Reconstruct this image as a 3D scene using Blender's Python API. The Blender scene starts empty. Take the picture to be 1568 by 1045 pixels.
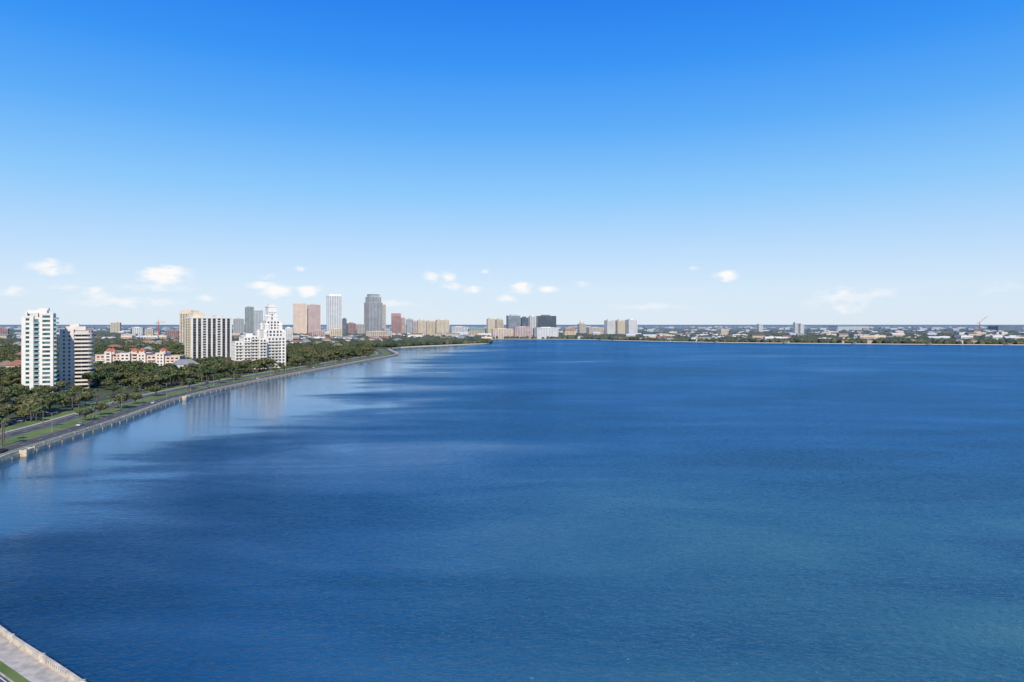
import bpy, bmesh, math, random
import numpy as np
from mathutils import Vector
random.seed(7); rng=np.random.default_rng(7)
scene=bpy.context.scene
scene.view_settings.view_transform='Standard'
scene.view_settings.look='None'
scene.view_settings.exposure=0
F=1045.0      # bearings are given in 1/1045 of the distance, left/right of due ahead
CAMH=50.0
G=1.4         # ground level above the bay

# ------------------------------------------------------------------ materials
def nt_new(name):
    m=bpy.data.materials.new(name); m.use_nodes=True
    nt=m.node_tree; b=nt.nodes['Principled BSDF']; return m,nt,b
def haze(nt,col_socket,b,h0=1500,h1=9000,amt=0.75,hc=(0.20,0.29,0.40)):  # paints distance haze into the base colour, growing along world Y
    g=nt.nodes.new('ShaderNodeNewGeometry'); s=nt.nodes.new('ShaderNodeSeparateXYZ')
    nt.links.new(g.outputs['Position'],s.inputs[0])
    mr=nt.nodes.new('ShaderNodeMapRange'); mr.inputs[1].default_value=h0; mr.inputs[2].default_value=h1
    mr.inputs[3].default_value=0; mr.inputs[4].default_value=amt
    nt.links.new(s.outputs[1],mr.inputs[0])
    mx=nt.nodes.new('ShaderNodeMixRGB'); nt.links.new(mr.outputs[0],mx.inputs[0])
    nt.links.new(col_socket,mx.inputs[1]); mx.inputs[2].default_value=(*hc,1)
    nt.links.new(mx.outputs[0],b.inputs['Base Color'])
def mat(name,c,rough=0.8,scale=0.3,var=0.25,c2=None,detail=2,bump=0,hz=False,metal=0,h0=1500,h1=9000,amt=0.75):
    m,nt,b=nt_new(name)
    g=nt.nodes.new('ShaderNodeNewGeometry')
    n=nt.nodes.new('ShaderNodeTexNoise'); n.inputs['Scale'].default_value=scale; n.inputs['Detail'].default_value=detail
    nt.links.new(g.outputs['Position'],n.inputs['Vector'])
    r=nt.nodes.new('ShaderNodeValToRGB'); r.color_ramp.elements[0].position=0.35; r.color_ramp.elements[1].position=0.65
    a=[x*(1-var) for x in c]; bb=[min(1,x*(1+var)) for x in c] if c2 is None else c2
    if c2 is not None: a=c
    r.color_ramp.elements[0].color=(*a,1); r.color_ramp.elements[1].color=(*bb,1)
    nt.links.new(n.outputs[0],r.inputs[0])
    b.inputs['Roughness'].default_value=rough; b.inputs['Metallic'].default_value=metal
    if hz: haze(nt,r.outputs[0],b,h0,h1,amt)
    else: nt.links.new(r.outputs[0],b.inputs['Base Color'])
    if bump:
        bp=nt.nodes.new('ShaderNodeBump'); bp.inputs['Strength'].default_value=bump
        nt.links.new(n.outputs[0],bp.inputs['Height']); nt.links.new(bp.outputs[0],b.inputs['Normal'])
    return m
def glass(name,c,c2,rough=0.12,scale=0.35,metal=0.0):
    m,nt,b=nt_new(name)
    g=nt.nodes.new('ShaderNodeTexCoord')
    v=nt.nodes.new('ShaderNodeTexVoronoi'); v.inputs['Scale'].default_value=scale
    nt.links.new(g.outputs['Object'],v.inputs['Vector'])
    s=nt.nodes.new('ShaderNodeSeparateColor'); nt.links.new(v.outputs['Color'],s.inputs[0])
    r=nt.nodes.new('ShaderNodeValToRGB'); r.color_ramp.elements[0].color=(*c,1); r.color_ramp.elements[1].color=(*c2,1)
    r.color_ramp.elements[0].position=0.35; r.color_ramp.elements[1].position=1
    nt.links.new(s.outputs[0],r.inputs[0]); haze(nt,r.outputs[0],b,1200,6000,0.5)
    b.inputs['Roughness'].default_value=rough; b.inputs['Metallic'].default_value=metal
    return m
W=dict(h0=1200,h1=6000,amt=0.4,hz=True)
M={}
M['white']=mat('white_stucco',(0.76,0.72,0.65),0.8,0.15,0.05)
M['offwhite']=mat('offwhite_stucco',(0.62,0.58,0.52),0.8,0.15,0.08)
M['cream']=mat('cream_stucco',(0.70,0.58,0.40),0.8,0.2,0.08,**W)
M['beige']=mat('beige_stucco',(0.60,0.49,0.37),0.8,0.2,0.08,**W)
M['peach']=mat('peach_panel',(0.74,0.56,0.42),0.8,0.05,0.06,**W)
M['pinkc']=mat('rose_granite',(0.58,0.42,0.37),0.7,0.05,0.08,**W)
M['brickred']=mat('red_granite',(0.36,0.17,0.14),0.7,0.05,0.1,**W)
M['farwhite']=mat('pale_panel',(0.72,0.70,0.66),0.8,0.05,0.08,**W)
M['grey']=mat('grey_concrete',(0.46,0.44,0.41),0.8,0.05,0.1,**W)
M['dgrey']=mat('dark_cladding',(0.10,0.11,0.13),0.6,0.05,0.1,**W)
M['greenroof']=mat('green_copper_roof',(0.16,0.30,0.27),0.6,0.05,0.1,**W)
M['salmon']=mat('salmon_stucco',(0.68,0.50,0.40),0.85,0.2,0.08)
M['palepink']=mat('pale_pink_stucco',(0.72,0.64,0.56),0.85,0.2,0.06)
M['tile']=mat('terracotta_tile',(0.38,0.14,0.10),0.8,0.4,0.2)
M['roofgrey']=mat('roof_gravel',(0.36,0.35,0.33),0.9,0.3,0.2)
M['g_dark']=glass('window_glass_dark',(0.015,0.02,0.025),(0.07,0.08,0.09))
M['g_teal']=glass('window_glass_teal',(0.02,0.07,0.07),(0.12,0.22,0.22))
M['g_blue']=glass('window_glass_blue',(0.05,0.09,0.13),(0.14,0.20,0.27),scale=0.08)
M['g_grey']=glass('window_glass_grey',(0.07,0.08,0.09),(0.22,0.23,0.24),scale=0.1)
M['rail']=glass('balcony_glass',(0.16,0.30,0.30),(0.28,0.42,0.42),0.2)
M['conc']=mat('seawall_concrete',(0.50,0.39,0.25),0.9,0.5,0.3,bump=0.2)
M['walk']=mat('sidewalk_concrete',(0.48,0.42,0.34),0.9,0.8,0.18)
M['balu']=mat('balustrade_concrete',(0.56,0.49,0.39),0.9,0.7,0.2)
M['asph']=mat('road_asphalt',(0.085,0.08,0.078),0.9,0.25,0.25)
M['paint']=mat('road_paint_white',(0.75,0.75,0.72),0.7,2,0.1)
M['ypaint']=mat('road_paint_yellow',(0.65,0.42,0.05),0.7,2,0.1)
M['grass']=mat('lawn_grass',(0.08,0.14,0.03),0.95,0.12,c2=(0.17,0.21,0.05),bump=0.3)
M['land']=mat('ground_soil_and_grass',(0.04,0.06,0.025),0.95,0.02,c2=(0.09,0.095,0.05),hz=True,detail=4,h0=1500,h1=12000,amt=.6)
M['bark']=mat('bark',(0.12,0.095,0.07),0.95,2,0.3)
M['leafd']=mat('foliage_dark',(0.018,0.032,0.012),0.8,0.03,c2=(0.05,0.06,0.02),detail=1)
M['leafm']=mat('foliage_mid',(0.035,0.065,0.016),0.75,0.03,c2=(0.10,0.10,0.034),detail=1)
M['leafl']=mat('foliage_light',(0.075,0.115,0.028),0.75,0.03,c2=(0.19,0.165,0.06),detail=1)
M['palm']=mat('palm_frond',(0.06,0.10,0.025),0.7,0.5,c2=(0.12,0.13,0.045))
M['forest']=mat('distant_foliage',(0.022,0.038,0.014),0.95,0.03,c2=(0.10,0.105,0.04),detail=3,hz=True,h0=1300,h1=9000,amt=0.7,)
M['metal']=mat('galvanised_metal',(0.35,0.35,0.35),0.5,1,0.1,metal=0.6)
M['crane']=mat('crane_red_paint',(0.5,0.08,0.06),0.6,1,0.1)
M['tyre']=mat('tyre_rubber',(0.02,0.02,0.02),0.9,5,0.1)

# ------------------------------------------------------------------ mesh builder
class MB:
    def __init__(s): s.v=[];s.f=[];s.m=[];s.mats=[]
    def mi(s,k):
        if k not in s.mats: s.mats.append(k)
        return s.mats.index(k)
    def poly(s,vs,fs,k):
        o=len(s.v); s.v+=vs; i=s.mi(k)
        for f in fs: s.f.append([o+a for a in f]); s.m.append(i)
    def box(s,x0,x1,y0,y1,z0,z1,k,ins=0,insy=None):
        iy=ins if insy is None else insy
        vs=[(x0,y0,z0),(x1,y0,z0),(x1,y1,z0),(x0,y1,z0),(x0+ins,y0+iy,z1),(x1-ins,y0+iy,z1),(x1-ins,y1-iy,z1),(x0+ins,y1-iy,z1)]
        s.poly(vs,[(3,2,1,0),(4,5,6,7),(0,1,5,4),(1,2,6,5),(2,3,7,6),(3,0,4,7)],k)
    def cyl(s,cx,cy,r0,r1,z0,z1,k,n=12,ph=0):
        vs=[];
        for r,z in((r0,z0),(r1,z1)):
            for i in range(n):
                a=2*math.pi*i/n+ph; vs.append((cx+r*math.cos(a),cy+r*math.sin(a),z))
        fs=[(i,(i+1)%n,n+(i+1)%n,n+i) for i in range(n)]+[tuple(range(n-1,-1,-1)),tuple(range(n,2*n))]
        s.poly(vs,fs,k)
    def dome(s,cx,cy,r,z,k,h=None,n=12,m=4):
        h=h or r
        for j in range(m):
            a0=j/m*math.pi/2;a1=(j+1)/m*math.pi/2
            s.cyl(cx,cy,r*math.cos(a0),max(0.05,r*math.cos(a1)),z+h*math.sin(a0),z+h*math.sin(a1),k,n)
    def gable(s,x0,x1,y0,y1,z0,z1,k):
        ym=(y0+y1)/2
        s.poly([(x0,y0,z0),(x1,y0,z0),(x1,y1,z0),(x0,y1,z0),(x0,ym,z1),(x1,ym,z1)],[(0,1,5,4),(2,3,4,5),(0,4,3),(1,2,5),(3,2,1,0)],k)
    def beam(s,p,q,t,k):
        p=Vector(p);q=Vector(q);d=(q-p).normalized()
        u=d.cross(Vector((0,0,1)));
        if u.length<0.01:u=Vector((1,0,0))
        u.normalize(); w=d.cross(u)
        vs=[tuple(b+u*a*t/2+w*c*t/2) for b in(p,q) for a,c in((-1,-1),(1,-1),(1,1),(-1,1))]
        s.poly(vs,[(0,1,5,4),(1,2,6,5),(2,3,7,6),(3,0,4,7),(3,2,1,0),(4,5,6,7)],k)
    def mesh(s,name):
        me=bpy.data.meshes.new(name); me.from_pydata(s.v,[],s.f)
        for k in s.mats: me.materials.append(M[k] if isinstance(k,str) else k)
        me.polygons.foreach_set('material_index',s.m); me.update(); return me
    def obj(s,name,loc=(0,0,0),rz=0):
        return place(s.mesh(name),name,loc,rz)
def place(me,name,loc,rz=0,sc=(1,1,1)):
    o=bpy.data.objects.new(name,me); o.location=loc; o.rotation_euler=(0,0,rz); o.scale=sc
    scene.collection.objects.link(o); return o

def fit(b0,b1,d,ratio,rot):
    """centre and plan size (w, depth=w*ratio) of a building seen between two bearings at distance d"""
    w=(b1-b0)*d/F; cx=(b0+b1)/2*d/F
    for _ in range(30):
        cs=[]
        for sx in(-.5,.5):
            for sy in(-.5,.5):
                x=sx*w;y=sy*w*ratio
                X=cx+x*math.cos(rot)-y*math.sin(rot);Y=d+x*math.sin(rot)+y*math.cos(rot)
                cs.append(X/Y*F)
        lo,hi=min(cs),max(cs)
        w*=(b1-b0)/(hi-lo); cx+=((b0+b1)/2-(lo+hi)/2)*d/F
    return cx,d,w,w*ratio
def hgt(rise,d): return CAMH-G+rise*d/F   # building height from angular rise above horizon
def B(px): return px-784
FOOT=[]
def block(mb,x0,x1,y0,y1,z0,z1,wall,gl,fh=3.3,bay=4.0,pw=1.2,sp=0.35,off=0.35,par=1.0,piers=True,roof='roofgrey'):
    mb.box(x0+off,x1-off,y0+off,y1-off,z0,z1-0.1,gl)
    n=max(1,round((z1-z0)/fh)); fh=(z1-z0)/n
    if sp>0:
        for i in range(n+1):
            z=z0+i*fh; a=z-sp*fh*0.5 if i else z; b=z+sp*fh*0.5 if i<n else z
            if i==n: a=z-sp*fh*0.5;b=z
            mb.box(x0+.07,x1-.07,y0+.07,y1-.07,a,b,wall)
    if piers:
        nx=max(1,round((x1-x0-pw)/bay))
        for i in range(nx+1):
            x=x0+(x1-x0-pw)*i/nx; dp=pw if i in(0,nx) else off+.12
            mb.box(x,x+pw,y0,y0+dp,z0,z1-.03,wall); mb.box(x,x+pw,y1-dp,y1,z0,z1-.03,wall)
        ny=max(1,round((y1-y0-pw)/bay))
        for i in range(1,ny):
            y=y0+(y1-y0-pw)*i/ny
            mb.box(x0,x0+off+.12,y,y+pw,z0,z1-.03,wall); mb.box(x1-off-.12,x1,y,y+pw,z0,z1-.03,wall)
    if par:
        mb.box(x0-.05,x1+.05,y0-.05,y1+.05,z1,z1+par*0.5,wall)
        t=0.4
        mb.box(x0-.05,x1+.05,y0-.05,y0+t,z1+par*.5+.01,z1+par,wall); mb.box(x0-.05,x1+.05,y1-t,y1+.05,z1+par*.5+.01,z1+par,wall)
        mb.box(x0-.05,x0+t,y0+t+.01,y1-t-.01,z1+par*.5+.01,z1+par,wall); mb.box(x1-t,x1+.05,y0+t+.01,y1-t-.01,z1+par*.5+.01,z1+par,wall)
        mb.box(x0+.6,x1-.6,y0+.6,y1-.6,z1+par*.5,z1+par*.5+.03,roof)
def balcs(mb,x0,x1,y0,y1,zs,slab,rail,rh=1.05):
    for z in zs:
        mb.box(x0,x1,y0,y1,z-.25,z,slab)
        mb.box(x0+.04,x1-.04,y0+.03,y0+.13,z,z+rh,rail)
        if y1-y0>1:
            mb.box(x0+.02,x0+.1,y0+.14,y1,z,z+rh,rail); mb.box(x1-.1,x1-.02,y0+.14,y1,z,z+rh,rail)
def balcs_x(mb,x0,x1,y0,y1,zs,slab,rail,rh=1.05):   # projecting toward +x
    for z in zs:
        mb.box(x0,x1,y0,y1,z-.25,z,slab)
        mb.box(x1-.13,x1-.03,y0+.04,y1-.04,z,z+rh,rail)
        mb.box(x0,x1-.14,y0+.02,y0+.1,z,z+rh,rail); mb.box(x0,x1-.14,y1-.1,y1-.02,z,z+rh,rail)
def foot(cx,cy,w,d): FOOT.append((cx,cy,0.62*math.hypot(w,d)/1.15+3))
R=math.radians

# ------------------------------------------------------------------ near towers
# white condominium tower
rot=R(28); cx,cy,w,dp=fit(B(33),B(91),490,0.85,rot); foot(cx,cy,w,dp)
H=hgt(15,490); mb=MB(); a=w/2;b=dp/2; fh=H/18
block(mb,-a,-a+w*.34,-b,b,0,H-2,'white','g_teal',fh,5.0,2.4,.45,.4)
block(mb,-a+w*.34+.05,-a+w*.5,-b+1.4,b-1.4,0,H-3,'white','g_teal',fh,6,0.5,.25,.3)
block(mb,-a+w*.5+.05,a-2.0,-b+.3,b,0,H,'white','g_teal',fh,4.6,1.8,.45,.4)
balcs_x(mb,a-2.0,a,-b+1,b-1.5,[fh*i for i in range(1,18)],'white','rail')
balcs(mb,-a+w*.34+.1,-a+w*.5-.05,-b+.2,-b+1.4,[fh*i for i in range(1,17)],'white','rail')
mb.box(-a+2,-a+3.0,-b+2,b-3,H-1,H+2.0,'white'); mb.box(-a+3.0,a-6,-b+3,b-3,H+.5,H+3.0,'white')
mb.box(-1,5,-b+5,b-5,H+3,H+4.6,'offwhite'); mb.box(-a+w*.36,-a+w*.46,-b+2,b-3,H-2,H+1.5,'offwhite')
mb.obj('white_condominium_tower',(cx,cy,G),rot)

# condominium with curved balconies
rot=R(28); cx,cy,w,dp=fit(B(91),B(145),522,0.8,rot); foot(cx,cy,w,dp)
H=hgt(-9,522); mb=MB(); a=w/2;b=dp/2; n=15; fh=H/n
block(mb,-a,-a+w*.42,-b+1,b,0,H,'palepink','g_dark',fh,4,2.2,.5,.4)
block(mb,-a+w*.42+.05,a-3,-b+2.5,b,0,H-1.5,'offwhite','g_dark',fh,5,.6,.25,.4)
for i in range(1,n):
    z=i*fh; seg=10; x0=-a+w*.42+.3; x1=a
    pts=[]
    for j in range(seg+1):
        t=j/seg*math.pi/2
        pts.append((a-4+4*math.sin(t), -b+0.2+ (1-math.cos(t))*5))
    ring=[(x0,-b+.2)]+pts+[(a,b-2),(a-3.2,b-2),(a-3.2,-b+2.6),(x0,-b+2.6)]
    N=len(ring)
    mb.poly([(x,y,z-.25) for x,y in ring]+[(x,y,z) for x,y in ring],[tuple(range(N-1,-1,-1)),tuple(range(N,2*N))]+[(k,(k+1)%N,N+(k+1)%N,N+k) for k in range(N)],'offwhite')
    for k in range(0,len(pts)+1):
        p=ring[k];q=ring[k+1]
        mb.poly([(p[0],p[1],z),(q[0],q[1],z),(q[0],q[1],z+1.1),(p[0],p[1],z+1.1),(p[0]*.99,p[1]*.985,z),(q[0]*.99,q[1]*.985,z),(q[0]*.99,q[1]*.985,z+1.1),(p[0]*.99,p[1]*.985,z+1.1)],[(0,1,2,3),(5,4,7,6),(3,2,6,7)],'palepink')
mb.box(-a+3,a-5,-b+4,b-4,H,H+3,'palepink'); mb.box(-a+6,-a+12,-b+6,b-6,H+3,H+5,'offwhite')
mb.obj('balcony_condominium_tower',(cx,cy,G),rot)

# salmon mid-rise complex with tile-roofed turrets
rot=R(12); d=700; cx,cy,w,dp=fit(B(146),B(284),d,0.28,rot); foot(cx-w*.3,cy,w*.3,dp);foot(cx,cy,w*.3,dp);foot(cx+w*.3,cy,w*.3,dp)
H=hgt(-45,d); mb=MB(); a=w/2;b=dp/2; fh=3.1
segs=[(0,.12,0,-1),(.12,.2,3,2),(.2,.3,0,0),(.3,.42,4,0.5),(.42,.5,0,2.5),(.5,.6,3,0),(.6,.72,0,-2),(.72,.82,3.5,.5),(.82,1,0,-3)]
for i,(s0,s1,pj,dh) in enumerate(segs):
    x0=-a+w*s0;x1=-a+w*s1-.05
    block(mb,x0,x1,-b-pj,b,0,H+dh,'salmon' if i%2==0 else 'palepink','g_dark',fh,3.8,1.6,.5,.5)
    if i%2==0: balcs(mb,x0+1,x1-1,-b-pj-1.4,-b-pj,[fh*k for k in range(1,int((H+dh)/fh))],'palepink','palepink')
for s0 in (.16,.2,.46,.55,.8):
    x=-a+w*s0; z=H+2.0; mb.box(x-2.6,x+2.6,-b-2,-b+4,H,z+1.2,'salmon')
    mb.cyl(x,-b+1,4.0,2.6,z+1.2,z+3.0,'tile',8); mb.cyl(x,-b+1,2.6,.3,z+3.0,z+4.4,'tile',8)
mb.obj('salmon_apartment_complex',(cx,cy,G),rot)

# dark-glazed tower with white piers
rot=R(46); d=800; cx,cy,w,dp=fit(B(283),B(355),d,0.42,rot); foot(cx,cy,w,dp)
H=hgt(9,d); mb=MB(); a=w/2;b=dp/2; n=19; fh=H/n
mb.box(-a+.6,a-.6,-b+.75,b-.75,0,H-.5,'g_dark')
for i in range(1,n+1): mb.box(-a+.3,a-.3,-b+.55,b-.55,i*fh-.3,i*fh-.05,'grey')
npier=8; pwid=1.9
for i in range(npier+1):
    x=-a+(w-pwid)*i/npier
    mb.box(x,x+pwid,-b,b,0,H,'white')
    for k in range(1,n):
        if i<npier and (i in(2,5)):
            mb.box(x+pwid+.05,x+(w-pwid)/npier-.05,-b+.15,-b+.25,k*fh,k*fh+1.0,'offwhite')
mb.box(-a-.25,a+.25,-b-.2,b+.2,H,H+1.6,'white')
mb.box(-a-.3,-a,-b+.5,b-.5,0,H-.5,'cream')
for i in range(1,n): 
    for y in (-b*.5,b*.2): mb.box(-a-.42,-a-.28,y,y+2.2,i*fh+.6,i*fh+2.3,'g_dark')
mb.box(-a+3,-a+16,-b+4,b-3,H+1.6,H+6.5,'cream'); mb.box(-a+5,-a+11,-b+6,b-5,H+6.5,H+9,'beige')
mb.box(a-16,a-8,-b+4,b-3,H+1.6,H+4,'offwhite')
mb.obj('pier_fronted_condominium_tower',(cx,cy,G),rot)

# white stepped mid-rise
rot=R(35); d=745; cx,cy,w,dp=fit(B(354),B(409),d,0.6,rot); foot(cx,cy,w,dp)
H=hgt(-20,d); mb=MB(); a=w/2;b=dp/2; fh=3.2
for i,(s0,s1,pj,dh) in enumerate([(0,.25,0,-5),(.25,.5,2,0),(.5,.75,0,1),(.75,1,2,-2)]):
    x0=-a+w*s0;x1=-a+w*s1-.05
    block(mb,x0,x1,-b+2-pj,b,0,H+dh,'white','g_dark',fh,3.6,1.4,.42,.5)
    balcs(mb,x0+.6,x1-.6,-b+.5-pj,-b+2-pj,[fh*k for k in range(1,int((H+dh)/fh))],'white','offwhite')
mb.box(-4,3,-3,4,H,H+4.5,'white'); mb.box(a-9,a-5,-3,3,H-1,H+3,'offwhite')
mb.obj('white_stepped_apartment_block',(cx,cy,G),rot)

# ornate white tower with stepped crown
rot=R(40); d=770; cx,cy,w,dp=fit(B(392),B(438),d,0.95,rot); foot(cx,cy,w,dp)
mb=MB(); a=w/2;b=dp/2; fh=3.3
def hh(r): return hgt(r,d)
block(mb,-a,a,-b,b,0,hh(-20),'white','g_dark',fh,4,1.6,.42,.5)
block(mb,-a+2,a-2,-b+2,b-2,hh(-20)+1,hh(-9),'white','g_dark',fh,4,1.6,.4,.5)
block(mb,-a+4.5,a-4.5,-b+4.5,b-4.5,hh(-9)+1,hh(5),'white','g_dark',fh,4,1.5,.4,.5)
block(mb,-a+8,a-8,-b+8,b-8,hh(5)+1,hh(17),'white','g_dark',fh,3,1.2,.35,.5)
mb.box(-4.6,4.6,-4.6,4.6,hh(17)+1,hh(26),'white'); mb.box(-5,5,-5,5,hh(26),hh(27),'white')
mb.box(-4.5,4.5,-4.5,4.5,hh(27),hh(33.5),'offwhite',4.2)
for sx in(-1,1):
    for sy in(-1,1):
        for (o,r0,r1) in((a-2.2,-20,-12),(a-5,-9,-1),(a-9,5,12)):
            X=sx*o;Y=sy*(o-(a-b)); mb.box(X-2.0,X+2.0,Y-2.0,Y+2.0,hh(r0),hh(r1),'white'); mb.box(X-2.3,X+2.3,Y-2.3,Y+2.3,hh(r1),hh(r1)+3.2,'white',2.1)
zs=[fh*i for i in range(1,int(hh(-20)/fh))]
balcs(mb,-a*.45,a*.45,-b-1.6,-b,zs,'white','offwhite'); balcs_x(mb,a,a+1.6,-b*.45,b*.45,zs,'white','offwhite')
mb.obj('white_tower_with_stepped_crown',(cx,cy,G),rot)

# ------------------------------------------------------------------ skyline
def sky_tower(name,p0,p1,top,d,wall,gl,ratio=.8,rot=20,fh=4.0,bay=6,pw=2.0,sp=.35,off=.5,crown=None,piers=True):
    r=R(rot); cx,cy,w,dp=fit(B(p0),B(p1),d,ratio,r); H=hgt(497-top,d); mb=MB(); a=w/2;b=dp/2
    foot(cx,cy,w,dp)
    if crown=='step':
        H1=H-14
        block(mb,-a,a,-b,b,0,H1*.86,wall,gl,fh,bay,pw,sp,off,2,piers); 
        block(mb,-a*.86,a*.86,-b*.86,b*.86,H1*.86+2,H1,wall,gl,fh,bay,pw,sp,off,2,piers)
        mb.box(-a*.68,a*.68,-b*.68,b*.68,H1+2,H-3,wall); mb.box(-a*.72,a*.72,-b*.72,b*.72,H-3,H,'greenroof',2)
    elif crown=='corner':
        block(mb,-a,a,-b,b,0,H-9,wall,gl,fh,bay,pw,sp,off,1,piers); mb.box(-a*.9,a*.9,-b*.9,b*.9,H-8,H,wall,a*.12)
    elif crown=='gable':
        block(mb,-a,a,-b,b,0,H-14,wall,gl,fh,bay,pw,sp,off,1,piers); mb.gable(-a,a,-b,b,H-13,H,wall)
    elif crown=='hip':
        block(mb,-a,a,-b,b,0,H-8,wall,gl,fh,bay,pw,sp,off,.5,piers); mb.box(-a-1,a+1,-b-1,b+1,H-7.4,H,'greenroof' if wall!='cream' else 'tile',min(a,b)*.8)
    elif crown=='dome':
        block(mb,-a,a,-b,b,0,H*.7,wall,gl,fh,bay,pw,sp,off,.5,piers); mb.cyl(0,0,b*.7,b*.7,H*.7,H*.8,wall); mb.dome(0,0,b*.65,H*.8,'farwhite',H*.2)
    else:
        hm=min(5,H*.08)
        block(mb,-a,a,-b,b,0,H-hm,wall,gl,fh,bay,pw,sp,off,1.2,piers); mb.box(-a*.55,a*.35,-b*.5,b*.5,H-hm,H,wall); mb.box(a*.45,a*.7,-b*.4,b*.3,H-hm,H-hm*.4,'grey')
    return mb.obj(name,(cx,cy,G),r)
T=[
('far_condominium_tower',169,186,493,3200,'cream','g_grey',{}),
('office_tower',275,297,475,1500,'beige','g_grey',dict(crown='corner',fh=3.3,bay=5,ratio=.7)),
('hotel_tower',357,374,487,2600,'grey','g_blue',dict()),
('glass_residential_tower',375,389,469,2800,'grey','g_teal',dict(pw=1,sp=.25)),
('glass_residential_tower',389,403,474,2750,'farwhite','g_blue',dict(pw=1,sp=.3)),
('apartment_tower',437,448,501,1700,'farwhite','g_grey',dict(fh=3.2,bay=5)),
('peach_office_tower',449,470,464,3000,'peach','g_grey',dict(piers=True,bay=5,pw=3.4,sp=.5)),
('rose_office_tower',470.5,491,466,3050,'pinkc','g_grey',dict(bay=5,pw=3.2,sp=.3)),
('pale_residential_tower',500,524,451,2900,'farwhite','g_blue',dict(crown='corner',bay=7,pw=3.0,sp=.4,ratio=.9)),
('dark_office_block',524,531,487,2850,'dgrey','g_grey',dict()),
('civic_building',531,545,494,2900,'brickred','g_grey',dict(fh=5)),
('civic_building',545,558,496,2950,'grey','g_grey',dict(fh=5)),
('stepped_glass_office_tower',557.5,586,451,2950,'grey','g_blue',dict(crown='step',bay=7,pw=3.0,sp=.2,ratio=.7,rot=40)),
('beige_office_tower',584,591,466,3150,'beige','g_grey',dict()),
('gabled_red_office_tower',599,614,480,2900,'brickred','g_grey',dict(crown='gable',bay=6,pw=3,rot=10)),
('red_office_block',612,621,486,2950,'pinkc','g_grey',{}),
('hotel_block',622,633,488,2800,'grey','g_blue',{}),
('hotel_block',632,640,491,2700,'pinkc','g_grey',{}),
('cream_hotel',639,652,489,2500,'cream','g_grey',dict(fh=3.4,bay=5)),
('cream_hotel',652,668,490.5,2550,'cream','g_grey',dict(fh=3.4,bay=5)),
('cream_hotel',667,688,488.5,2500,'cream','g_grey',dict(fh=3.4,bay=5,ratio=.5)),
('low_office_block',690,716,500,2700,'farwhite','g_grey',dict(ratio=.4)),
('low_office_block',716,744,502,2500,'beige','g_grey',dict(ratio=.4,crown='hip')),
('cream_apartment_tower',745,758,487,2450,'cream','g_grey',dict(fh=3.3,bay=5)),
('cream_apartment_tower',758,771,488,2500,'beige','g_grey',dict(fh=3.3,bay=5)),
('hospital_glass_wing',775,797,482,2450,'grey','g_blue',dict(ratio=.5,pw=1,sp=.3,piers=False)),
('hospital_glass_wing',797,809,485,2480,'dgrey','g_blue',dict(ratio=.7,pw=1,sp=.3)),
('hospital_white_tower',809,823,483,2500,'farwhite','g_grey',dict(ratio=.7)),
('hospital_dark_glass_tower',821,852,482.5,2420,'dgrey','g_dark',dict(ratio=.45,piers=False,sp=.22,rot=8)),
('hospital_podium',752,786,503,2340,'peach','g_grey',dict(ratio=.35)),
('hospital_podium',786,815,500,2345,'pinkc','g_grey',dict(ratio=.35)),
('hospital_parking_structure',818,855,501,2330,'farwhite','g_grey',dict(ratio=.35,sp=.5)),
('domed_civic_building',884,897,489,3000,'beige','g_grey',dict(crown='dome')),
('low_apartment_block',862,882,503,2500,'cream','g_grey',dict(ratio=.4,crown='hip')),
('low_apartment_block',898,924,501,2700,'beige','g_grey',dict(ratio=.4)),
('white_apartment_tower',925,942,489.5,2700,'farwhite','g_grey',dict(fh=3.4,bay=5)),
('white_apartment_tower',941,957,489.5,2720,'cream','g_grey',dict(fh=3.4,bay=5)),
('white_apartment_tower',957,976,488.5,2740,'farwhite','g_grey',dict(fh=3.4,bay=5,pw=2.6)),
('mid_rise_apartments',1098,1115,504,2600,'cream','g_grey',dict(fh=3.4)),
('mid_rise_apartments',1158,1168,496,3600,'farwhite','g_grey',dict(fh=3.4)),
('white_waterfront_tower',1214,1222,493,2900,'farwhite','g_blue',dict(fh=3.4)),
('white_waterfront_tower',1222,1231,495,2900,'farwhite','g_grey',dict(fh=3.4)),
('mid_rise_apartments',1172,1190,517,1950,'cream','g_grey',dict(fh=3.4,crown='hip')),
('warehouse',1268,1330,498.5,5200,'farwhite','g_grey',dict(ratio=.3,crown='hip',fh=8)),
('cruise_terminal',1512,1566,499,4600,'dgrey','g_blue',dict(ratio=.3,fh=8,piers=False)),
('mid_rise_apartments',203,220,501,2300,'farwhite','g_grey',dict()),
('mid_rise_apartments',222,236,503,2200,'beige','g_grey',dict()),
('mid_rise_apartments',120,142,505,2400,'pinkc','g_grey',dict(ratio=.5)),
('mid_rise_apartments',0,14,503,2100,'brickred','g_grey',dict(ratio=.5)),
('mid_rise_apartments',256,274,505,2000,'brickred','g_grey',dict(ratio=.5)),
('mid_rise_apartments',478,498,505,2300,'pinkc','g_grey',dict(ratio=.5)),
('mid_rise_apartments',505,524,503,2200,'cream','g_grey',dict(ratio=.5)),
('mid_rise_apartments',560,600,507,2200,'beige','g_grey',dict(ratio=.3)),
]
for n,p0,p1,top,d,wl,gl,kw in T: sky_tower(n,p0,p1,top,d,wl,gl,**kw)

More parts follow.
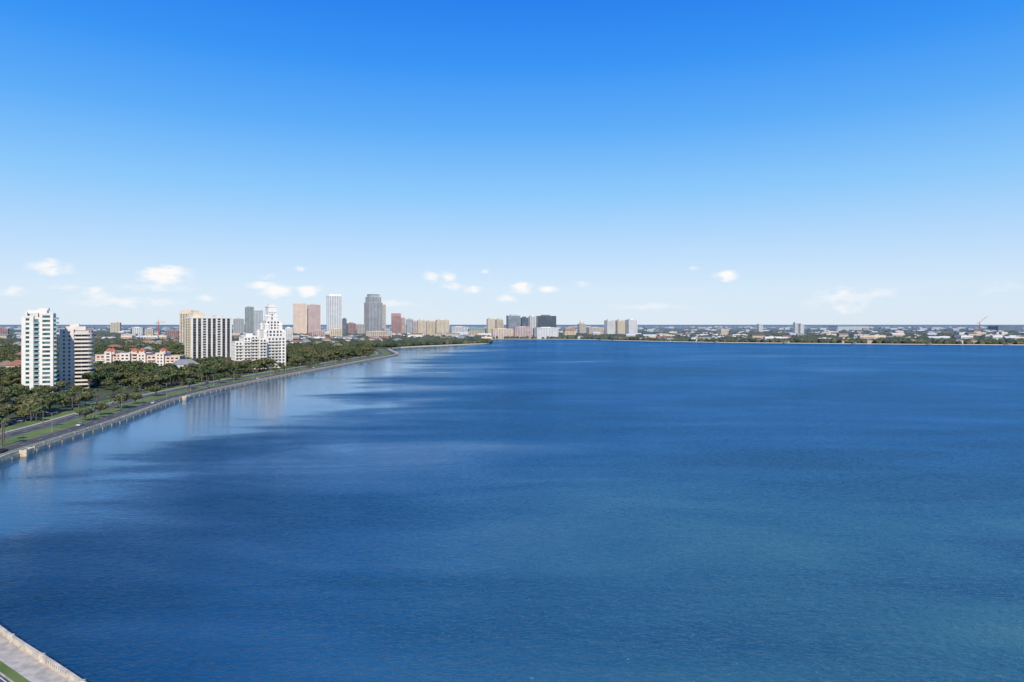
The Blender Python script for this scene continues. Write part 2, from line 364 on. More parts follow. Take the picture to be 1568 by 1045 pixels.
# tower cranes
def crane(px,top,d,boom,ang,k='crane',t=2.0):
    H=hgt(497-top,d); mb=MB()
    for sx in(-1,1):
        for sy in(-1,1): mb.beam((sx*t,sy*t,0),(sx*t,sy*t,H*.85),t*.45,k)
    z=0;s=1
    while z<H*.83:
        mb.beam((-t*s,-t,z),(t*s,-t,z+2*t),t*.3,k); mb.beam((-t,-t*s,z),(-t,t*s,z+2*t),t*.3,k); z+=2*t; s=-s
    top_=Vector((0,0,H)); e=Vector((boom,0,H*.85+boom*math.tan(ang))); c=Vector((-boom*.3,0,H*.85))
    mb.beam((0,0,H*.85),e,t*.8,k); mb.beam((0,0,H*.85),c,t*.9,k); mb.beam((0,0,H*.85),top_,t*.7,k); mb.beam(top_,e,t*.2,k); mb.beam(top_,c,t*.2,k)
    mb.box(-boom*.3-3,-boom*.3+3,-2,2,H*.85-5,H*.85-1,'grey'); mb.box(-2.4,2.4,-3,-.5,H*.83-3,H*.83,'farwhite')
    mb.obj('tower_crane',((px-784)*d/F,d,G),R(-15))
crane(243,490,2600,32,0.02,t=1.2); crane(1500,492,4000,38,0.8,t=1.8)

# ------------------------------------------------------------------ shoreline
ctrl=[(260,-95),(150,-30),(60,20),(-12,60),(-61,94),(-86,112),(-124,144),(-154,180),(-173,215),(-185,252),(-191,292),(-198,342),(-209,400),(-217,445),(-221,507),(-220,594),(-216,679),(-209,768),(-198,933),(-187,1075),(-190,1140),(-215,1240),(-245,1360)]
def catmull(P,step):
    out=[]
    P=[Vector(p) for p in P]; Q=[P[0]*2-P[1]]+P+[P[-1]*2-P[-2]]
    for i in range(1,len(Q)-2):
        p0,p1,p2,p3=Q[i-1:i+3]; n=max(2,int((p2-p1).length/step))
        for j in range(n):
            t=j/n
            out.append(0.5*((2*p1)+(-p0+p2)*t+(2*p0-5*p1+4*p2-p3)*t*t+(-p0+3*p1-3*p2+p3)*t**3))
    out.append(P[-1]); return out
S=catmull(ctrl,3.0)
Nn=[]
for i in range(len(S)):
    a=S[max(0,i-1)];b=S[min(len(S)-1,i+1)];t=(b-a).normalized(); Nn.append(Vector((-t.y,t.x)))
def off(i,o): return S[i]+Nn[i]*o
def strip(mb,o0,o1,z0,z1,k,rng_=None):
    """kerb / wall / pavement ribbon following the shore, offset inland; z0==z1 gives a sheet"""
    idx=list(rng_ or range(len(S)))
    vs=[]
    for i in idx:
        a=off(i,o0);b=off(i,o1)
        if z0==z1: vs+=[(a.x,a.y,z1),(b.x,b.y,z1)]
        else: vs+=[(a.x,a.y,z0),(a.x,a.y,z1),(b.x,b.y,z1),(b.x,b.y,z0)]
    fs=[]
    for j in range(len(idx)-1):
        if z0==z1: o=2*j; fs.append((o,o+2,o+3,o+1))
        else:
            o=4*j
            for a in range(3): fs.append((o+a,o+4+a,o+5+a,o+1+a))
    if z0!=z1: fs+= [(0,1,2,3),tuple(len(vs)-1-q for q in range(4))]
    mb.poly(vs,fs,k)
m=MB(); strip(m,-0.2,0.55,-3,G+.14,'conc'); strip(m,-.28,.15,G-.35,G-.1,'balu')
for i in range(20,len(S),3):
    p=off(i,-.35); q=off(i,.0)
    if p.y<700: m.beam((p.x,p.y,-.8),(p.x,p.y,G-.4),.4,'conc')
m.obj('seawall')
m=MB(); strip(m,.56,3.6,G-.1,G+.12,'walk'); m.obj('sidewalk')
m=MB(); strip(m,.12,.46,G+.145,G+.32,'balu'); strip(m,.1,.48,G+.95,G+1.1,'balu')
acc=0
for i in range(len(S)-1):
    p=off(i,.29);q=off(i+1,.29)
    if p.y<-20: continue
    L=(q-p).length; nb=6 if p.y<350 else (3 if p.y<800 else 1)
    for j in range(nb):
        c=p+(q-p)*(j/nb); s=.07 if nb==6 else (.1 if nb==3 else .2)
        m.box(c.x-s,c.x+s,c.y-s,c.y+s,G+.32,G+.95,'balu')
    if i%4==0: m.box(p.x-.25,p.x+.25,p.y-.25,p.y+.25,G+.12,G+1.25,'balu')
m.obj('balustrade')
m=MB(); strip(m,3.61,4.9,G-.1,G+.1,'grass'); strip(m,13.35,23.65,G-.1,G+.13,'grass'); strip(m,35.6,44,G-.1,G+.03,'grass'); m.obj('grass_verge')
m=MB(); strip(m,5.1,13.2,G+.02,G+.02,'asph'); strip(m,23.8,31.8,G+.02,G+.02,'asph')
strip(m,5.4,5.55,G+.03,G+.03,'paint'); strip(m,12.75,12.9,G+.03,G+.03,'ypaint'); strip(m,31.3,31.45,G+.03,G+.03,'paint'); strip(m,24.1,24.25,G+.03,G+.03,'ypaint')
for i in range(0,len(S)-2,4):
    strip(m,9.05,9.2,G+.03,G+.03,'paint',[i,i+1]); strip(m,27.7,27.85,G+.03,G+.03,'paint',[i,i+1])
m.obj('road')
m=MB(); strip(m,4.91,5.09,G-.1,G+.14,'walk'); strip(m,13.21,13.34,G-.1,G+.15,'walk'); strip(m,23.66,23.79,G-.1,G+.15,'walk'); strip(m,31.81,31.98,G-.1,G+.14,'walk'); m.obj('kerb')
m=MB(); strip(m,33.5,35.5,G-.1,G+.1,'walk'); m.obj('inland_sidewalk')
def nearest(y,x=None):
    return min(range(30,len(S)),key=lambda i:abs(S[i].y-y))
# stair landings projecting from the wall
for y in (262,452):
    i=nearest(y); p=off(i,-1.3); m=MB()
    m.box(-1.3,1.3,-3,3,-3,G+.1,'conc'); m.box(-1.3,-1.0,-3,3,G+.1,G+1.1,'balu'); m.box(-.99,1.3,-3,-2.7,G+.1,G+1.1,'balu'); m.box(-.99,1.3,2.7,3,G+.1,G+1.1,'balu')
    for yy in(-3,3): m.box(-1.5,-.8,yy-.4,yy+.4,G+.1,G+1.5,'balu')
    m.obj('seawall_overlook',(p.x,p.y,0),math.atan2(Nn[i].y,Nn[i].x))

# land sheet
far=[(-245,1360),(-240,1470),(-170,1590),(-110,1700),(-73,1742),(-62,1850),(-70,2050),(-90,2260),(0,2290),(150,2280),(235,2240),(330,2110),(415,2010),(560,1880),(717,1802),(950,1710),(1225,1640),(1500,1560),(1900,1500),(2600,1380),(4000,1200)]
fs_=[tuple(p) for p in catmull(far,40)]
coast=[(v.x+n.x*.2,v.y+n.y*.2) for v,n in zip(S,Nn)]+[ (x+random.uniform(-4,4),y+random.uniform(-4,4)) for x,y in fs_[1:]]
ring=coast+[(80000,1200),(80000,90000),(-80000,90000),(-80000,-3000),(260,-3000)]
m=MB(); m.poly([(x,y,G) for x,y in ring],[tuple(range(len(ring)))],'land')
cf=[Vector(p) for p in coast[len(S)-1:]]
vs=[];fs=[]
for p in cf: vs+=[(p.x,p.y,-2),(p.x,p.y,G+.02)]
for j in range(len(cf)-1): fs.append((2*j,2*j+2,2*j+3,2*j+1))
m.poly(vs,fs,'conc'); g=m.obj('ground')
# sandy revetment on far shore
m=MB(); vs=[];fs=[]
for p in cf: vs+=[(p.x-.5,p.y-4,-.3),(p.x,p.y+1,G+.3)]
for j in range(len(cf)-1): fs.append((2*j,2*j+2,2*j+3,2*j+1))
m.poly(vs,fs,'walk'); m.obj('far_shore_revetment')

# ------------------------------------------------------------------ water
def water():
    m,nt,b=nt_new('bay_water'); N=nt.nodes; L=nt.links
    g=N.new('ShaderNodeNewGeometry'); sp=N.new('ShaderNodeSeparateXYZ'); L.new(g.outputs['Position'],sp.inputs[0])
    def mapping(sc,rz=0):
        mp=N.new('ShaderNodeMapping'); mp.inputs['Scale'].default_value=sc; mp.inputs['Rotation'].default_value=(0,0,rz); L.new(g.outputs['Position'],mp.inputs['Vector']); return mp.outputs[0]
    def noise(sc,rz,scale,det=3,dist=0):
        n=N.new('ShaderNodeTexNoise'); n.inputs['Scale'].default_value=scale; n.inputs['Detail'].default_value=det; n.inputs['Distortion'].default_value=dist
        L.new(mapping(sc,rz),n.inputs['Vector']); return n.outputs[0]
    def mth(op,a,b_=None,c=None):
        n=N.new('ShaderNodeMath'); n.operation=op
        for i,v in enumerate((a,b_,c)):
            if v is None: continue
            if isinstance(v,(int,float)): n.inputs[i].default_value=v
            else: L.new(v,n.inputs[i])
        return n.outputs[0]
    def rngm(v,a0,a1,b0,b1):
        n=N.new('ShaderNodeMapRange'); n.interpolation_type='SMOOTHSTEP'; L.new(v,n.inputs[0])
        for i,x in enumerate((a0,a1,b0,b1)): n.inputs[i+1].default_value=x
        return n.outputs[0]
    def mixc(f,c1,c2):
        n=N.new('ShaderNodeMixRGB'); L.new(f,n.inputs[0])
        for i,c in((1,c1),(2,c2)):
            if isinstance(c,tuple): n.inputs[i].default_value=(*c,1)
            else: L.new(c,n.inputs[i])
        return n.outputs[0]
    patch=noise((.5,1,1),0.12,.0075,4,.7)
    patch2=noise((.3,1,1),-.08,.03,5,1.0)
    pt=mth('ADD',mth('MULTIPLY',patch,.6),mth('MULTIPLY',patch2,.4))
    left=rngm(sp.outputs[0],90,-210,0,1)
    lee=rngm(sp.outputs[0],-85,-165,0,.34)
    calm0=mth('ADD',mth('ADD',mth('MULTIPLY',left,.42),lee),mth('MULTIPLY',mth('SUBTRACT',pt,.5),1.9))
    calm=rngm(calm0,0.0,0.68,0,1)
    # body colour: deep channel, sandy shallows, lighter calm water, darker patches
    shallow=mth('MULTIPLY',rngm(sp.outputs[1],330,90,0,1),rngm(sp.outputs[0],-70,60,0,1))
    sh=mth('MULTIPLY',shallow,rngm(pt,.38,.62,.35,1))
    c=mixc(sh,(.004,.075,.205),(.032,.118,.140))
    c=mixc(mth('MULTIPLY',calm,.75),c,(.040,.110,.185))
    k0=rngm(pt,.36,.60,.66,1.2); dk=rngm(sp.outputs[0],-35,-90,1,.72); dn=rngm(sp.outputs[1],260,140,0,1)  # near-left dimming puts the weak sky reflection into the body colour
    k=mth('MULTIPLY',k0,mth('SUBTRACT',1,mth('MULTIPLY',dn,mth('SUBTRACT',1,dk))))
    vm=N.new('ShaderNodeVectorMath'); vm.operation='SCALE'; L.new(c,vm.inputs[0]); L.new(k,vm.inputs[3])
    w1=noise((.4,1,1),-.45,1.5,3,.5); w2=noise((.5,1,1),.3,.45,2)
    h=mth('ADD',mth('MULTIPLY',w1,.62),mth('MULTIPLY',w2,.55))
    bp=N.new('ShaderNodeBump'); bp.inputs['Distance'].default_value=1.0; L.new(h,bp.inputs['Height'])
    L.new(rngm(calm,0,1,1.0,.06),bp.inputs['Strength'])
    df=N.new('ShaderNodeBsdfDiffuse'); L.new(vm.outputs[0],df.inputs['Color']); L.new(bp.outputs[0],df.inputs['Normal'])
    gl=N.new('ShaderNodeBsdfGlossy'); L.new(mixc(calm,(.38,.73,.98),(.80,.90,1.0)),gl.inputs['Color']); L.new(bp.outputs[0],gl.inputs['Normal'])
    L.new(rngm(calm,0,1,.15,.06),gl.inputs['Roughness'])
    fr=N.new('ShaderNodeFresnel'); fr.inputs['IOR'].default_value=1.36; L.new(bp.outputs[0],fr.inputs['Normal'])
    fac=mth('MINIMUM',mth('MULTIPLY',fr.outputs[0],rngm(calm,0,1,.85,1.0)),rngm(calm,0,1,.44,.7))
    mx=N.new('ShaderNodeMixShader'); L.new(fac,mx.inputs[0]); L.new(df.outputs[0],mx.inputs[1]); L.new(gl.outputs[0],mx.inputs[2])
    out=[n for n in N if n.type=='OUTPUT_MATERIAL'][0]; L.new(mx.outputs[0],out.inputs['Surface']); N.remove(b)
    return m
M['water']=water()
m=MB(); m.poly([(-3000,-3000,0),(9000,-3000,0),(9000,3200,0),(-3000,3200,0)],[(0,1,2,3)],'water'); m.obj('water')

# ------------------------------------------------------------------ vegetation
def ico(sub):
    bm=bmesh.new(); bmesh.ops.create_icosphere(bm,subdivisions=sub,radius=1)
    V=np.array([v.co[:] for v in bm.verts]); Fc=np.array([[v.index for v in f.verts] for f in bm.faces]); bm.free(); return V,Fc
ICO={s:ico(s) for s in(1,2,3)}
def blob(sub,jit,seed):
    r=np.random.default_rng(seed); V,Fc=ICO[sub]; V=V*(1+r.normal(0,jit,(len(V),1)))
    dirs=r.normal(size=(5,3)); dirs/=np.linalg.norm(dirs,axis=1,keepdims=True)
    k=np.max(V@dirs.T,axis=1); V=V*(0.8+.3*np.clip(k,0,1)[:,None]); V[:,2]=np.maximum(V[:,2],-.55)
    return V,Fc,np.zeros(len(Fc),int)
def leafy(seed,nl=9,leaves=60,coresub=1,Rr=5.5,Ht=11):
    r=np.random.default_rng(seed); Vs=[];Fs=[];Ms=[];o=0
    def add(V,Fc,mi):
        nonlocal o
        Vs.append(V);Fs.append(Fc+o);Ms.append(np.full(len(Fc),mi) if np.isscalar(mi) else mi);o+=len(V)
    def limb(p,q,r0,r1):
        p=np.array(p);q=np.array(q);n=6;V=[]
        for c,rr in((p,r0),(q,r1)):
            for i in range(n):
                a=2*math.pi*i/n; V.append(c+np.array([rr*math.cos(a),rr*math.sin(a),0]))
        Fc=[]
        for i in range(n): j=(i+1)%n; Fc+=[[i,j,n+j],[i,n+j,n+i]]
        add(np.array(V),np.array(Fc),0)
    limb((0,0,0),(.2,.1,Ht*.35),.45,.32)
    for i in range(nl):
        a=2*math.pi*i/nl*1.6+r.uniform(0,.8); rad=Rr*r.uniform(.25,.72) if i else 0
        c=np.array([rad*math.cos(a),rad*math.sin(a),Ht*(.80-.28*(rad/Rr)**1.5)+r.uniform(-1,.8)]); lr=r.uniform(1.8,3.0)*Rr/5.5
        limb((.2,.1,Ht*.33),c,.22,.07)
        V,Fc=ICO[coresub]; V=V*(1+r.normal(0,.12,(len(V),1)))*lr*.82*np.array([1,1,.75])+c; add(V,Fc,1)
        d=r.normal(size=(leaves,3)); d/=np.linalg.norm(d,axis=1,keepdims=True); d[:,2]=np.where(d[:,2]<-.4,-d[:,2],d[:,2])
        P=c+d*np.array([1,1,.78])*lr*r.uniform(.82,1.2,(leaves,1))
        n=d+r.normal(0,.5,(leaves,3)); n/=np.linalg.norm(n,axis=1,keepdims=True)
        u=np.cross(n,r.normal(size=(leaves,3))); u/=np.linalg.norm(u,axis=1,keepdims=True); w=np.cross(n,u); s=r.uniform(.3,.7,(leaves,1))*Rr/5.5
        V=np.stack([P-u*s-w*s*.7,P+u*s-w*s,P+u*s*.8+w*s,P-u*s+w*s*.8],1).reshape(-1,3)
        b4=np.arange(leaves)*4; Fc=np.stack([np.stack([b4,b4+1,b4+2],1),np.stack([b4,b4+2,b4+3],1)],1).reshape(-1,3)
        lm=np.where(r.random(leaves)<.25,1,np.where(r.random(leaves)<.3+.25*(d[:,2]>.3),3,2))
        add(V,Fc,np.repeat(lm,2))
    return np.concatenate(Vs),np.concatenate(Fs),np.concatenate(Ms)
def np_mesh(name,V,Fc,Mi,mats):
    me=bpy.data.meshes.new(name); me.vertices.add(len(V)); me.vertices.foreach_set('co',V.astype(np.float32).ravel())
    me.loops.add(len(Fc)*3); me.loops.foreach_set('vertex_index',Fc.astype(np.int32).ravel())
    me.polygons.add(len(Fc)); me.polygons.foreach_set('loop_start',np.arange(0,len(Fc)*3,3,dtype=np.int32)); me.polygons.foreach_set('loop_total',np.full(len(Fc),3,dtype=np.int32))
    for k in mats: me.materials.append(M[k])
    me.polygons.foreach_set('material_index',Mi.astype(np.int32)); me.update(calc_edges=True); return me
def scatter(name,variants,pos,scl,mats):
    Vs=[];Fs=[];Ms=[];o=0
    pos=np.array(pos);scl=np.array(scl); which=rng.integers(0,len(variants),len(pos)); rt=rng.uniform(0,6.28,len(pos))
    for vi,(V,Fc,Mi) in enumerate(variants):
        ix=np.where(which==vi)[0]
        if not len(ix): continue
        c=np.cos(rt[ix])[:,None];s=np.sin(rt[ix])[:,None]
        X=V[None,:,0]*c-V[None,:,1]*s; Y=V[None,:,0]*s+V[None,:,1]*c; Z=np.broadcast_to(V[None,:,2],X.shape)
        A=np.stack([X,Y,Z],2)*scl[ix][:,None,:]+pos[ix][:,None,:]
        Fa=Fc[None]+(np.arange(len(ix))*len(V))[:,None,None]+o
        Vs.append(A.reshape(-1,3));Fs.append(Fa.reshape(-1,3));Ms.append(np.tile(Mi,len(ix)));o+=len(ix)*len(V)
    return place(np_mesh(name,np.concatenate(Vs),np.concatenate(Fs),np.concatenate(Ms),mats),name,(0,0,0))
LM=['bark','leafd','leafm','leafl']
SA=np.array([[p.x,p.y] for p in S]); FA=np.array(cf)
def shore_off(x,y):
    i=int(np.argmin((SA[:,0]-x)**2+(SA[:,1]-y)**2)); return (x-SA[i,0])*Nn[i].x+(y-SA[i,1])*Nn[i].y
CO=np.array(ring)
def inland(P,margin=0):
    """vectorised point-in-land test"""
    x=P[:,0];y=P[:,1]-margin; ins=np.zeros(len(P),bool); n=len(CO)
    for i in range(n):
        x0,y0=CO[i];x1,y1=CO[(i+1)%n]
        if y0==y1: continue
        c=((y0>y)!=(y1>y))&(x<(x1-x0)*(y-y0)/(y1-y0)+x0); ins^=c
    return ins
def clear(x,y,k=1.0):
    for cx,cy,r in FOOT:
        if (x-cx)**2+(y-cy)**2<(r*k)**2: return False
    return True
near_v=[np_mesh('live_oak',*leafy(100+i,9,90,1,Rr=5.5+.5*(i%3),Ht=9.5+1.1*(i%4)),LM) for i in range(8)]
pos=[]
def far_enough(x,y,r):
    return all((x-a)**2+(y-b)**2>r*r for a,b in pos)
t=0
def forecourt(x,y):  # open lawns and drives in front of the two nearest towers
    return -375<x<-262 and 425<y<500
while len(pos)<165 and t<9000:
    t+=1; d=random.uniform(225,520); x=random.uniform(-.9*d-25,-150); o=shore_off(x,d)
    if o<42 or not clear(x,d) or not far_enough(x,d,8.5) or (forecourt(x,d) and random.random()<.8): continue
    pos.append((x,d))
for i in range(45):   # oaks in the median
    d=random.uniform(330,1060); k=nearest(d); p=off(k,random.choice([16.5,20.5])+random.uniform(-1,1))
    if far_enough(p.x,p.y,20 if d<600 else 12): pos.append((p.x,p.y))
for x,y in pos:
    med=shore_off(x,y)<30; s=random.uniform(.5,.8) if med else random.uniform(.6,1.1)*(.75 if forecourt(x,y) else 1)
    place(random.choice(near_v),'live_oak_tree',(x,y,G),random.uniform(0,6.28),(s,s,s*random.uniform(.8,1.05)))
# woodland behind, leafy
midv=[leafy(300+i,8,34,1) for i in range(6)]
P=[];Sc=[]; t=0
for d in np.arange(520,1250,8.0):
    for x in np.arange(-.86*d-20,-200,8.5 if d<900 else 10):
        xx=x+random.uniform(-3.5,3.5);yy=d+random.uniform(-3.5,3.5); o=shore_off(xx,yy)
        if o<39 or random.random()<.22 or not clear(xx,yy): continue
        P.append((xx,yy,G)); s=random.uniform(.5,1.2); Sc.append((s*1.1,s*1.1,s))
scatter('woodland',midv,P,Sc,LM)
# further canopy masses
bl1=[blob(2,.10,i) for i in range(6)]; bl0=[blob(1,.16,i+20) for i in range(6)]
def canopy(name,n,d0,d1,x0f,x1f,size,vari,keep=.8,pw=1.0):
    u=rng.random(n*2)**pw; d=d0+(d1-d0)*u; x=rng.uniform(x0f,x1f,n*2)*d
    Q=np.stack([x,d],1); ok=inland(Q,12); Q=Q[ok]
    # clearings
    f=np.sin(Q[:,0]*.011+3*np.sin(Q[:,1]*.004))+np.sin(Q[:,1]*.013+Q[:,0]*.004); Q=Q[(f>-1.45)|(rng.random(len(Q))<.35)]
    ks=[i for i,(a,b) in enumerate(Q) if clear(a,b,.85) and not(-330<a<-150 and b<1450 and shore_off(a,b)<40)]
    Q=Q[ks][:n]
    s=rng.uniform(.6,1.3,len(Q))*size*(1+(Q[:,1]-d0)/(d1-d0)*.6)
    hz=rng.uniform(4.0,7.5,len(Q))
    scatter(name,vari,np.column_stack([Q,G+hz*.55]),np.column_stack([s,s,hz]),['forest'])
canopy('distant_tree_canopy',8000,1200,2300,-.86,-.03,6.5,bl0)
canopy('distant_tree_canopy',8000,2200,4000,-.86,.2,10,bl0)
canopy('island_tree_canopy',9000,1550,3000,.05,.95,7.5,bl0)
canopy('horizon_tree_canopy',18000,3000,14000,-.9,.95,26,bl0,pw=1.6)
# shoreline row of trees, right side
Q=[];Sc=[]
for i in range(len(cf)-1):
    a=cf[i];b=cf[i+1]
    if a.x<-150: continue
    for k in range(11):
        if random.random()<.25: continue
        p=a+(b-a)*random.random(); s=random.uniform(4,8); h=random.uniform(3.5,6.5); Q.append((p.x,p.y+random.uniform(9,50),G+h*.5)); Sc.append((s,s,h))
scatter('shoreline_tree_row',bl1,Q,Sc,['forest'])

# palms
def palm_mesh(seed):
    r=random.Random(seed); mb=MB(); H=r.uniform(7,10); lean=r.uniform(-.5,.5)
    for j in range(5): mb.beam((lean*(j/5)**2,0,H*j/5),(lean*((j+1)/5)**2,0,H*(j+1)/5),.42-.03*j,'bark')
    for i in range(20):
        a=2*math.pi*i/20+r.uniform(-.15,.15); up=r.uniform(-.2,1.0); L=r.uniform(2.0,2.7); pts=[]
        for j in range(6):
            t=j/5; rr=L*t; z=H+up*L*t*.8-L*.75*t*t
            pts.append((lean+rr*math.cos(a),rr*math.sin(a),z))
        for j in range(5):
            p=Vector(pts[j]);q=Vector(pts[j+1]); sd=Vector((-math.sin(a),math.cos(a),-.5)); w0=.42*(1-.6*j/5);w1=.42*(1-.6*(j+1)/5) if j<4 else .05
            sd2=Vector((math.sin(a),-math.cos(a),-.5))
            for s_ in(sd,sd2): mb.poly([tuple(p),tuple(q),tuple(q+s_*w1),tuple(p+s_*w0)],[(0,1,2,3)],'palm')
    return mb.mesh('palm')
pm=[palm_mesh(i) for i in range(4)]
for i in range(46):
    d=random.uniform(250,900); k=nearest(d); p=off(k,random.choice([15,18,22,37,41,48,34])+random.uniform(-1,1))
    if clear(p.x,p.y): place(random.choice(pm),'palm_tree',(p.x,p.y,G),random.uniform(0,6.28),(1,1,random.uniform(.8,1.1)))

# street lamps
mb=MB(); 
mb.cyl(0,0,.14,.08,0,8.5,'metal',8); mb.cyl(0,0,.28,.2,0,.6,'metal',8); mb.beam((0,0,8.4),(1.8,0,8.9),.1,'metal'); mb.box(1.6,2.5,-.18,.18,8.8,8.98,'metal')
mb.beam((0,0,8.4),(-1.8,0,8.9),.1,'metal'); mb.box(-2.5,-1.6,-.18,.18,8.8,8.98,'metal')
lm=mb.mesh('street_lamp')
for d in range(235,1000,38):
    k=nearest(d); p=off(k,14.2); place(lm,'street_lamp',(p.x,p.y,G+.1),math.atan2(Nn[k].y,Nn[k].x))
# cars
def car_mesh(name,col):
    cm=mat(name+'_paint',col,.25,1,.03); mb=MB()
    prof=[(-2.2,.35),(-2.25,.75),(-2.1,.95),(-1.1,1.0),(1.0,.98),(1.95,.82),(2.2,.6),(2.2,.35)]
    n=len(prof); mb.poly([(x,-.88,z) for x,z in prof]+[(x,.88,z) for x,z in prof],[tuple(range(n)),tuple(range(2*n-1,n-1,-1))]+[(i,n+i,n+(i+1)%n,(i+1)%n) for i in range(n)],cm)
    cab=[(-1.75,.97),(-1.2,1.42),(.35,1.45),(1.15,.97)]
    mb.poly([(x,-.80 if z<1.2 else -.62,z) for x,z in cab]+[(x,.80 if z<1.2 else .62,z) for x,z in cab],[(0,1,2,3),(7,6,5,4)]+[(i,4+i,4+(i+1)%4,(i+1)%4) for i in range(4)],'g_dark')
    mb.box(-1.2,.35,-.64,.64,1.43,1.49,cm)
    for x in(-.45,):
        for y in(-.74,.70): mb.box(x-.05,x+.05,y,y+.04,.98,1.43,cm)
    for x in(-1.35,1.4):
        for y in(-.9,.68):
            vs=[];
            for yy in(y,y+.22):
                for i in range(12): a=i*math.pi/6; vs.append((x+.33*math.cos(a),yy,.33+.33*math.sin(a)))
            mb.poly(vs,[tuple(range(12)),tuple(range(23,11,-1))]+[(i,12+i,12+(i+1)%12,(i+1)%12) for i in range(12)],'tyre')
    for y in(-.8,.5): mb.box(2.16,2.22,y,y+.3,.6,.72,'paint'); mb.box(-2.27,-2.2,y,y+.3,.72,.84,'crane')
    return mb.mesh(name)
cms=[car_mesh('car_%d'%i,c) for i,c in enumerate([(.6,.6,.6),(.02,.02,.025),(.25,.26,.28),(.3,.03,.03),(.05,.1,.25)])]
for d,o,kk in [(262,7,1),(330,11,0),(372,29.8,2),(395,26,3),(420,7.2,0),(520,11,2),(610,7,0),(700,26,1),(760,11,0),(860,7,2),(560,30,4),(96,8,2)]:
    k=nearest(d); p=off(k,o); t=math.atan2(-Nn[k].x,Nn[k].y)
    place(random.choice(cms) if kk is None else cms[kk],'car',(p.x,p.y,G+.03),math.atan2(-Nn[k].x,Nn[k].y)+(math.pi if o>20 else 0))
m=MB(); pk=[]
for j in range(9):
    k=nearest(285+j*9); p=off(k,47.5); q=off(k,49)
    place(cms[(j*3+1)%5],'parked_car',(p.x,p.y,G+.03),math.atan2(Nn[k].y,Nn[k].x)); pk.append(k)
strip(m,44.1,51,G+.01,G+.01,'asph',list(range(nearest(262),nearest(395)))); m.obj('parking_lot')
# ------------------------------------------------------------------ houses
def house_mesh(seed):
    r=random.Random(seed); mb=MB(); w=r.uniform(12,20);d=r.uniform(9,13);h=r.choice([3.6,6.6,7]); wl=r.choice(['farwhite','cream','farwhite','beige','peach','beige']); rf=r.choice(['rf_red','rf_grey','rf_grey','rf_brown','rf_brown','rf_red'])
    mb.box(-w/2,w/2,-d/2,d/2,0,h,wl); mb.box(-w/2-.6,w/2+.6,-d/2-.6,d/2+.6,h,h+2.8,rf,d*.48)
    for fl in range(1 if h<4 else 2):
        x=-w/2+1.2
        while x<w/2-1.8: mb.box(x,x+1.5,-d/2-.05,-d/2+.02,fl*3.2+1,fl*3.2+2.5,'g_dark'); x+=3
        mb.box(w/2-.02,w/2+.05,-1,1,fl*3.2+1,fl*3.2+2.5,'g_dark')
    x=w/2+.02; mb.box(x,x+5,-d/2+1,d/2-1,0,3.1,wl); mb.box(x-.0,x+5.5,-d/2+.6,d/2-.6,3.1,4.6,rf,2.2)
    return mb.mesh('house')
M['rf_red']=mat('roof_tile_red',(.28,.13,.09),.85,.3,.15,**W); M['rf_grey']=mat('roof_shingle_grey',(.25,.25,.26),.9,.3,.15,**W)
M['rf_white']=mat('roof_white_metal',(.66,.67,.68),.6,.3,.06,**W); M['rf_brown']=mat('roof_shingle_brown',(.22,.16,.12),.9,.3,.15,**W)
hm=[house_mesh(i) for i in range(12)]
for i in range(len(cf)-1):
    p=cf[i]
    if p.x<160 or p.x>2300: continue
    for k in range(1):
        if random.random()<.75: q=p+(cf[i+1]-p)*random.random(); place(random.choice(hm),'waterfront_house',(q.x,q.y+random.uniform(18,38),G),random.uniform(-.3,.3),(random.uniform(.8,1.3),1,random.uniform(.9,1.3)))
for i in range(150):
    d=random.uniform(560,2400); x=random.uniform(-.8*d,min(-290,-.1*d))
    if clear(x,d) and shore_off(x,d)>55 if d<1500 else clear(x,d): place(random.choice(hm),'house',(x,d,G),random.uniform(-.6,.9),(random.uniform(.9,1.4),1.1,random.uniform(1.2,1.7)))
# distant low buildings as one mass
m=MB(); n=0
for i in range(950):
    d=1900+8500*random.random()**1.7; x=random.uniform(-.85,.9)*d
    if not inland(np.array([[x,d]]),25)[0] or not clear(x,d): continue
    w=random.uniform(12,38)*(1+d/8000);dd=random.uniform(12,25);h=random.choice([6,8,8,10,12,15])*(1+d/20000); k=random.choice(['farwhite','farwhite','cream','beige','grey','peach','beige','farwhite'])
    m.box(x-w/2,x+w/2,d,d+dd,G,G+h,k)
    nb=int(h/3.5)
    for f in range(nb): m.box(x-w/2+1,x+w/2-1,d-.3,d+.1,G+f*3.5+1,G+f*3.5+2.3,'g_grey')
    if random.random()<.5: m.gable(x-w/2-1,x+w/2+1,d-1,d+dd+1,G+h,G+h+4,random.choice(['rf_red','rf_grey','rf_white','rf_white','rf_brown']))
    else: m.box(x-w/2-.2,x+w/2+.2,d-.2,d+dd+.2,G+h,G+h+1,k); m.box(x-w/5,x,d+3,d+8,G+h+1,G+h+3,'grey')
m.obj('distant_low_buildings')
# docks
m=None
for i in range(0,len(cf)-1,4):
    p=cf[i]
    if p.x<420 or p.x>1700: continue
    mb=MB(); L=random.uniform(12,22); mb.box(-1,1,-L,3,1.0,1.25,'bark'); mb.box(-4,4,-L-2.5,-L,1.0,1.25,'bark')
    for y in range(0,int(L)+3,4):
        for x in(-.8,.8): mb.box(x-.15,x+.15,-y-.15,-y+.15,-2,1.6,'bark')
    if random.random()<.35:
        for x in(-3.5,3.5): mb.box(x-.12,x+.12,-L-2.2,-L-1.9,1.2,3.6,'farwhite'); mb.box(x-.12,x+.12,-L-.4,-L-.2,1.2,3.6,'farwhite')
        mb.box(-4.2,4.2,-L-2.7,-L+.2,3.6,4.6,'rf_grey',1.2)
    mb.obj('wooden_dock',(p.x,p.y,0),random.uniform(-.15,.15))

